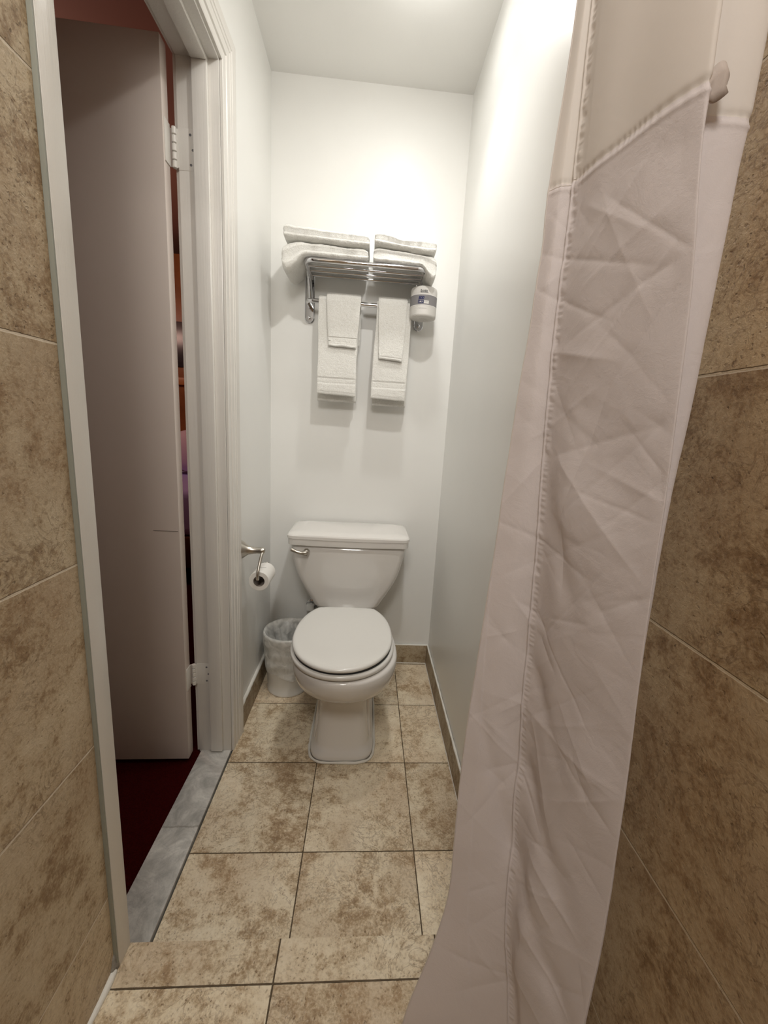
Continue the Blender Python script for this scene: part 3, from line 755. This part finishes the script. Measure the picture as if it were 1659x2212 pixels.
def text_on_roll(txt, x0, z0, size, mat, r=SR + .0009, shear=0.0, bold=.0, width=None):
    c = bpy.data.curves.new('lettering', 'FONT'); c.body = txt; c.size = size; c.shear = shear; c.offset = bold; c.resolution_u = 3
    o = bpy.data.objects.new('lettering', c); col.objects.link(o); bpy.context.view_layer.update()
    me = bpy.data.meshes.new_from_object(o.evaluated_get(bpy.context.evaluated_depsgraph_get()))
    co = [(v.co.x, v.co.y) for v in me.vertices]; fc = [tuple(p.vertices) for p in me.polygons]
    bpy.data.objects.remove(o); bpy.data.curves.remove(c); bpy.data.meshes.remove(me)
    mn = min(q[0] for q in co); mx = max(q[0] for q in co); k = 1 if width is None else width / (mx - mn)
    return on_roll([(x0 + (q[0] - mn) * k, z0 + q[1]) for q in co], fc, 'lettering', mat, r)
X0 = -.001
curved_rect('logo_bar', X0 - .012, X0 - .0095, .086, .0965, M_blk); curved_rect('logo_bar', X0 - .012, X0 + .017, .0855, .0870, M_blk)
text_on_roll('AVEX', X0 - .0075, .0882, .0090, M_blk, bold=.0002, width=.0225)
text_on_roll('500', X0 - .020, .0605, .0165, M_ink, shear=.25, bold=.0009, width=.0235)
text_on_roll('sheets', X0 + .0065, .0680, .0042, M_greyt, width=.013); text_on_roll('per roll', X0 + .0065, .0630, .0042, M_greyt, width=.014)
curved_rect('ply_box', X0 - .021, X0 + .001, .0465, .0575, M_ink); text_on_roll('2-PLY', X0 - .0185, .0495, .0072, M_whitep, r=SR + .0011, shear=.2, bold=.0002, width=.0165)
curved_rect('size_box', X0 + .0025, X0 + .0215, .0465, .0570, M_whitep); text_on_roll('SOFT', X0 + .0048, .0500, .0058, M_gray, r=SR + .0011, width=.014)
curved_rect('rule', X0 - .016, X0 + .014, .0285, .0292, M_gray)

# ---------------------------------------------------------------- shower curtain
CZ = [2.0, 1.8, 1.6, 1.5, 1.4, 1.3, 1.2, 1.1, 1.0, 0.9, 0.8, 0.7, 0.6, 0.5, 0.4, 0.3, 0.2, 0.16]
CL = [(0.218, 0.57), (0.218, 0.568), (0.215, 0.566), (0.209, 0.565), (0.206, 0.564), (0.204, 0.562), (0.197, 0.561), (0.192, 0.56), (0.189, 0.559), (0.184, 0.558), (0.179, 0.557), (0.174, 0.556), (0.172, 0.555), (0.17, 0.545), (0.169, 0.535), (0.143, 0.522), (0.105, 0.506), (0.097, 0.5)]
CS = [(0.228, 0.555), (0.228, 0.551), (0.228, 0.548), (0.23, 0.546), (0.23, 0.544), (0.229, 0.543), (0.232, 0.541), (0.235, 0.539), (0.24, 0.537), (0.243, 0.535), (0.246, 0.534), (0.251, 0.532), (0.253, 0.53), (0.251, 0.514), (0.251, 0.498), (0.262, 0.485), (0.27, 0.474), (0.27, 0.47)]
CF = [(0.267, 0.4), (0.267, 0.398), (0.267, 0.395), (0.267, 0.394), (0.273, 0.393), (0.286, 0.391), (0.292, 0.39), (0.298, 0.389), (0.301, 0.388), (0.306, 0.388), (0.312, 0.387), (0.316, 0.386), (0.32, 0.385), (0.319, 0.382), (0.313, 0.378), (0.313, 0.375), (0.313, 0.371), (0.313, 0.37)]
CR = [(0.339, 0.435), (0.339, 0.432), (0.339, 0.428), (0.339, 0.427), (0.338, 0.425), (0.333, 0.419), (0.327, 0.412), (0.319, 0.406), (0.315, 0.4), (0.316, 0.398), (0.321, 0.395), (0.324, 0.393), (0.327, 0.39), (0.327, 0.387), (0.323, 0.385), (0.323, 0.382), (0.323, 0.379), (0.323, 0.378)]
ZT, ZB = 2.0, .168
NR, NCOL = 900, 360
zs = np.linspace(ZT, ZB, NR)
def itp(T):
    T = np.array(T); zz = np.array(CZ)[::-1]
    k = np.ones(41) / 41
    out = []
    for c in (0, 1):
        v = np.interp(zs, zz, T[::-1, c]); vp = np.pad(v, 20, mode='edge'); out.append(np.convolve(vp, k, mode='valid'))
    return np.stack(out, 1)
pL, pS, pF, pR = itp(CL), itp(CS), itp(CF), itp(CR)
wrap = np.clip((zs - 1.0) / .35, 0, 1)[:, None]
mid1 = pS + (pF - pS) * .33 + np.array([-.006, -.004]); mid2 = pS + (pF - pS) * .68 + np.array([-.003, -.006])
hs = np.stack([.004 * np.sin(zs * 9 + 1), .004 * np.sin(zs * 7)], 1); mid1 = mid1 + hs; mid2 = mid2 - hs * .8
B0 = pF + np.array([.004, .0015]); B1 = pF + (np.array([.010, .030]) * wrap + np.array([.004, .010]) * (1 - wrap))
B2 = pF * .55 + pR * .45 + np.array([.002, .016]) * (.35 + .65 * wrap)
R1 = pR; R2 = pR + np.array([.003, .010]); R3 = pR + np.array([-.004, .030]); R4 = pR + np.array([.004, .050]); R5 = pR + np.array([.000, .070])
CTRL = np.stack([pL, pL * .5 + pS * .5 + np.array([-.002, -.003]), pS, mid1, mid2, pF, B0, B1, B2, R1, R2, R3, R4, R5], 1)
T0 = np.array([0, .5, 1, 2.5, 4, 5.5, 5.8, 6.6, 7.6, 8.6, 8.9, 9.9, 10.9, 11.9])
# denser sampling on what faces the room
uu = np.concatenate([np.linspace(0, 1, 60, endpoint=False), np.linspace(1, 5.8, 200, endpoint=False), np.linspace(5.8, 9.0, 70, endpoint=False), np.linspace(9.0, 11.9, 30)])
def catmull(P, t, u):
    out = np.zeros((P.shape[0], len(u), 2)); N = P.shape[1]
    m = np.zeros_like(P)
    m[:, 1:-1] = (P[:, 2:] - P[:, :-2]) / (t[2:] - t[:-2])[None, :, None]
    m[:, 0] = (P[:, 1] - P[:, 0]) / (t[1] - t[0]); m[:, -1] = (P[:, -1] - P[:, -2]) / (t[-1] - t[-2])
    for j, q in enumerate(u):
        i = min(N - 2, max(0, int(np.searchsorted(t, q, side='right')) - 1)); h_ = t[i + 1] - t[i]; s = (q - t[i]) / h_
        out[:, j] = (2 * s**3 - 3 * s**2 + 1) * P[:, i] + (s**3 - 2 * s**2 + s) * h_ * m[:, i] + (-2 * s**3 + 3 * s**2) * P[:, i + 1] + (s**3 - s**2) * h_ * m[:, i + 1]
    return out
XY = catmull(CTRL, T0, uu)
C3 = np.concatenate([XY, np.broadcast_to(zs[:, None, None], (NR, len(uu), 1))], 2)
du = np.gradient(C3, axis=1); dz = np.gradient(C3, axis=0)
NN = np.cross(du, dz); NN /= np.linalg.norm(NN, axis=2, keepdims=True) + 1e-12   # faces the room side
arc = np.cumsum(np.linalg.norm(du[:, :, :2], axis=2), axis=1); arc = arc - arc[:, [60]]
D = np.zeros((NR, len(uu))); ZZ = np.broadcast_to(zs[:, None], D.shape)
low = 1 / (1 + np.exp((ZZ - 1.44) / .01))           # the crumpled panel under the seam
for k in range(210):                                   # crossing press creases
    c_a = rng.uniform(-.05, .24); c_z = rng.uniform(.15, 1.45); th = rng.uniform(0, math.pi)
    if rng.random() < .6: th = rng.choice([.55, 2.5, 1.0]) + rng.normal(0, .18)
    ln = rng.uniform(.02, .11); wd = rng.uniform(.0020, .010); am = rng.uniform(.0003, .0021) * (wd / .008) ** .5 * rng.choice([1, 1, -1])
    a_ = (arc - c_a) * math.cos(th) + (ZZ - c_z) * math.sin(th); b_ = -(arc - c_a) * math.sin(th) + (ZZ - c_z) * math.cos(th)
    D += am * np.exp(-np.abs(b_) / wd) * np.exp(-(a_ / ln) ** 4)
for k in range(60):                                    # broad soft facets
    c_a = rng.uniform(-.05, .24); c_z = rng.uniform(.15, 1.45); th = rng.uniform(0, math.pi); sz = rng.uniform(.025, .07); am = rng.uniform(-.0032, .0032)
    a_ = (arc - c_a) * math.cos(th) + (ZZ - c_z) * math.sin(th); b_ = -(arc - c_a) * math.sin(th) + (ZZ - c_z) * math.cos(th)
    D += am * np.maximum(0, 1 - np.sqrt((a_ / (sz * 1.6)) ** 2 + (b_ / sz) ** 2))
# long soft slanting folds near the bottom
for c_a, c_z, th, wd, ln, am in [(.045, .62, 2.15, .018, .10, .006), (.06, .45, 2.2, .02, .12, .007), (.03, .80, 2.1, .014, .08, .004), (-.03, .62, 1.85, .012, .16, .004), (.05, 1.0, 1.9, .016, .07, .004)]:
    a_ = (arc - c_a) * math.cos(th) + (ZZ - c_z) * math.sin(th); b_ = -(arc - c_a) * math.sin(th) + (ZZ - c_z) * math.cos(th)
    D += am * np.exp(-(b_ / wd) ** 2) * np.exp(-(a_ / ln) ** 2)
D *= low
D *= (1 - .8 * np.clip((uu - 5.0) / .6, 0, 1) * np.clip((9.6 - uu) / .4, 0, 1))[None, :]
D += (1 - low) * .0022 * np.sin(arc * 55 + ZZ * 2.0) * np.clip(arc / .02, 0, 1)
# stitched side hem: groove then puckers
jit = np.interp(zs, np.linspace(ZB, ZT, 260), rng.normal(0, 1, 260))[:, None]
D += -.0024 * np.exp(-((arc) / .0010) ** 2)
D += .0012 * np.clip((-arc) / .0008, 0, 1) * (arc > -.06)
D += .0007 * np.exp(-((arc - .0055) / .0042) ** 2) * (np.sin(ZZ * 2 * math.pi / .0085 + 2.5 * jit) + .9 * jit)
# the cross seam with its puckered edge
zseam = 1.457
D += .0015 * np.exp(-((ZZ - zseam) / .0032) ** 2) - .0014 * np.exp(-((ZZ - zseam + .008) / .0014) ** 2)
D += .0008 * np.exp(-((ZZ - zseam + .002) / .006) ** 2) * .35 * np.sin(arc * 2 * math.pi / .0085 + 4 * np.sin(arc * 70))
V3 = C3 + NN * D[:, :, None]
# hem bottom a little uneven
V3[:, :, 2] += (np.exp(-(ZZ - ZB) / .05)) * .006 * np.sin(arc * 40)
nv = NR * len(uu); me = bpy.data.meshes.new('shower_curtain'); nc = len(uu)
idx = np.arange(nv).reshape(NR, nc)
F4 = np.stack([idx[:-1, :-1], idx[1:, :-1], idx[1:, 1:], idx[:-1, 1:]], -1).reshape(-1, 4)
me.vertices.add(nv); me.vertices.foreach_set('co', V3.reshape(-1).astype(np.float32))
me.loops.add(len(F4) * 4); me.loops.foreach_set('vertex_index', F4.reshape(-1).astype(np.int32))
me.polygons.add(len(F4)); me.polygons.foreach_set('loop_start', (np.arange(len(F4)) * 4).astype(np.int32)); me.polygons.foreach_set('loop_total', np.full(len(F4), 4, np.int32))
me.update(calc_edges=True); me.validate()
curt = thing('shower_curtain', 'long crumpled pale pink-white fabric shower curtain bunched against the right tiled wall', 'shower curtain', loc=(0, 0, 0))
panel = link('panel', me, [M_curt, M_sheer], curt)
me.polygons.foreach_set('material_index', ((V3[:-1, :-1, 2].reshape(-1) > zseam).astype(np.int32)))
def row_at(z): return int(np.argmin(np.abs(zs - z)))
# rolled outer edge of the side hem
ed = V3[::6, 0]
tube('side_edge', [Vector(p) for p in ed], .0009, M_sheer, curt, 6)
# stitched piping of the cross seam
pr_ = V3[row_at(zseam), 60:270:3] + NN[row_at(zseam), 60:270:3] * .001
pts = [Vector(p) + Vector((0, 0, .0012 * noise.noise(Vector(p) * 120))) for p in pr_]
tube('cross_seam', pts, [.0010 * (1 + .35 * noise.noise(p * 300)) for p in pts], M_sheer, curt, 8)
pr_ = V3[row_at(zseam - .004), 0:59:3] + NN[row_at(zseam), 0:59:3] * .0006
tube('cross_seam', [Vector(p) for p in pr_], .0011, M_sheer, curt, 8)
# little fabric tab sticking out of the seam behind the front fold
tb = []
for k in range(15):
    a = k / 14
    c = Vector((.284 + .018 * a, .409 + .004 * a + .003 * math.sin(a * 6), 1.463 + .010 * a + .004 * math.sin(a * math.pi)))
    wv = .008 + .006 * math.sin(a * math.pi)
    tb.append([c + Vector((-.3 * wv * .5, .001, wv)), c + Vector((0, -.0015, wv * .3)), c + Vector((.1 * wv, .0015, -wv * .4)), c + Vector((.3 * wv, 0, -wv)), c + Vector((.3 * wv, .0015, -wv)), c + Vector((-.3 * wv * .5, .0025, wv))])
loft('seam_tab', tb, M_tab, curt, sharp=0)
# rod the curtain hangs from (above the frame)
rod = thing('curtain_rod', 'chrome shower curtain rod between the two walls above the curtain', 'curtain rod', loc=(0, .50, 2.03))
tube('rod', [(XLT, 0, 0), (XRT, 0, 0)], .0125, M_chrome, rod)
for sx, x in ((1, XLT), (-1, XRT)):
    loft('flange', lathe_rings([(.03, x), (.028, x + sx * .008), (.014, x + sx * .014)], (0, 0, 0), 'X', 24), M_chrome, rod)
# ceiling lamps, just above the frame
for (lx_, ly_, lz_), lab in ((LAMP1, 'round ceiling lamp above the toilet'), (LAMP2, 'round ceiling lamp near the shower')):
    t = thing('ceiling_lamp', lab + ' with white base and bare holder', 'lamp', loc=(lx_, ly_, ZC))
    loft('base', lathe_rings([(.05, 0), (.05, -.012), (.03, -.02), (.022, -.030), (.0, -.031)], (0, 0, 0), 'Z', 30), M_bulb, t)

# made-up housing dressing the added fill light behind the camera
t = thing('fill_light_housing', 'added rectangular housing around the unseen fill light behind the camera', 'lamp', loc=(-0.10, -0.45, 2.25)); t.rotation_euler = (math.radians(52), 0, 0)
box('housing', [(-.20, .20, -.20, .20, .012, .06)], M_bulb, t, bev=.006)
box('bracket', [(-.02, .02, -.03, .03, .06, .30)], M_nickel, t, bev=.003)
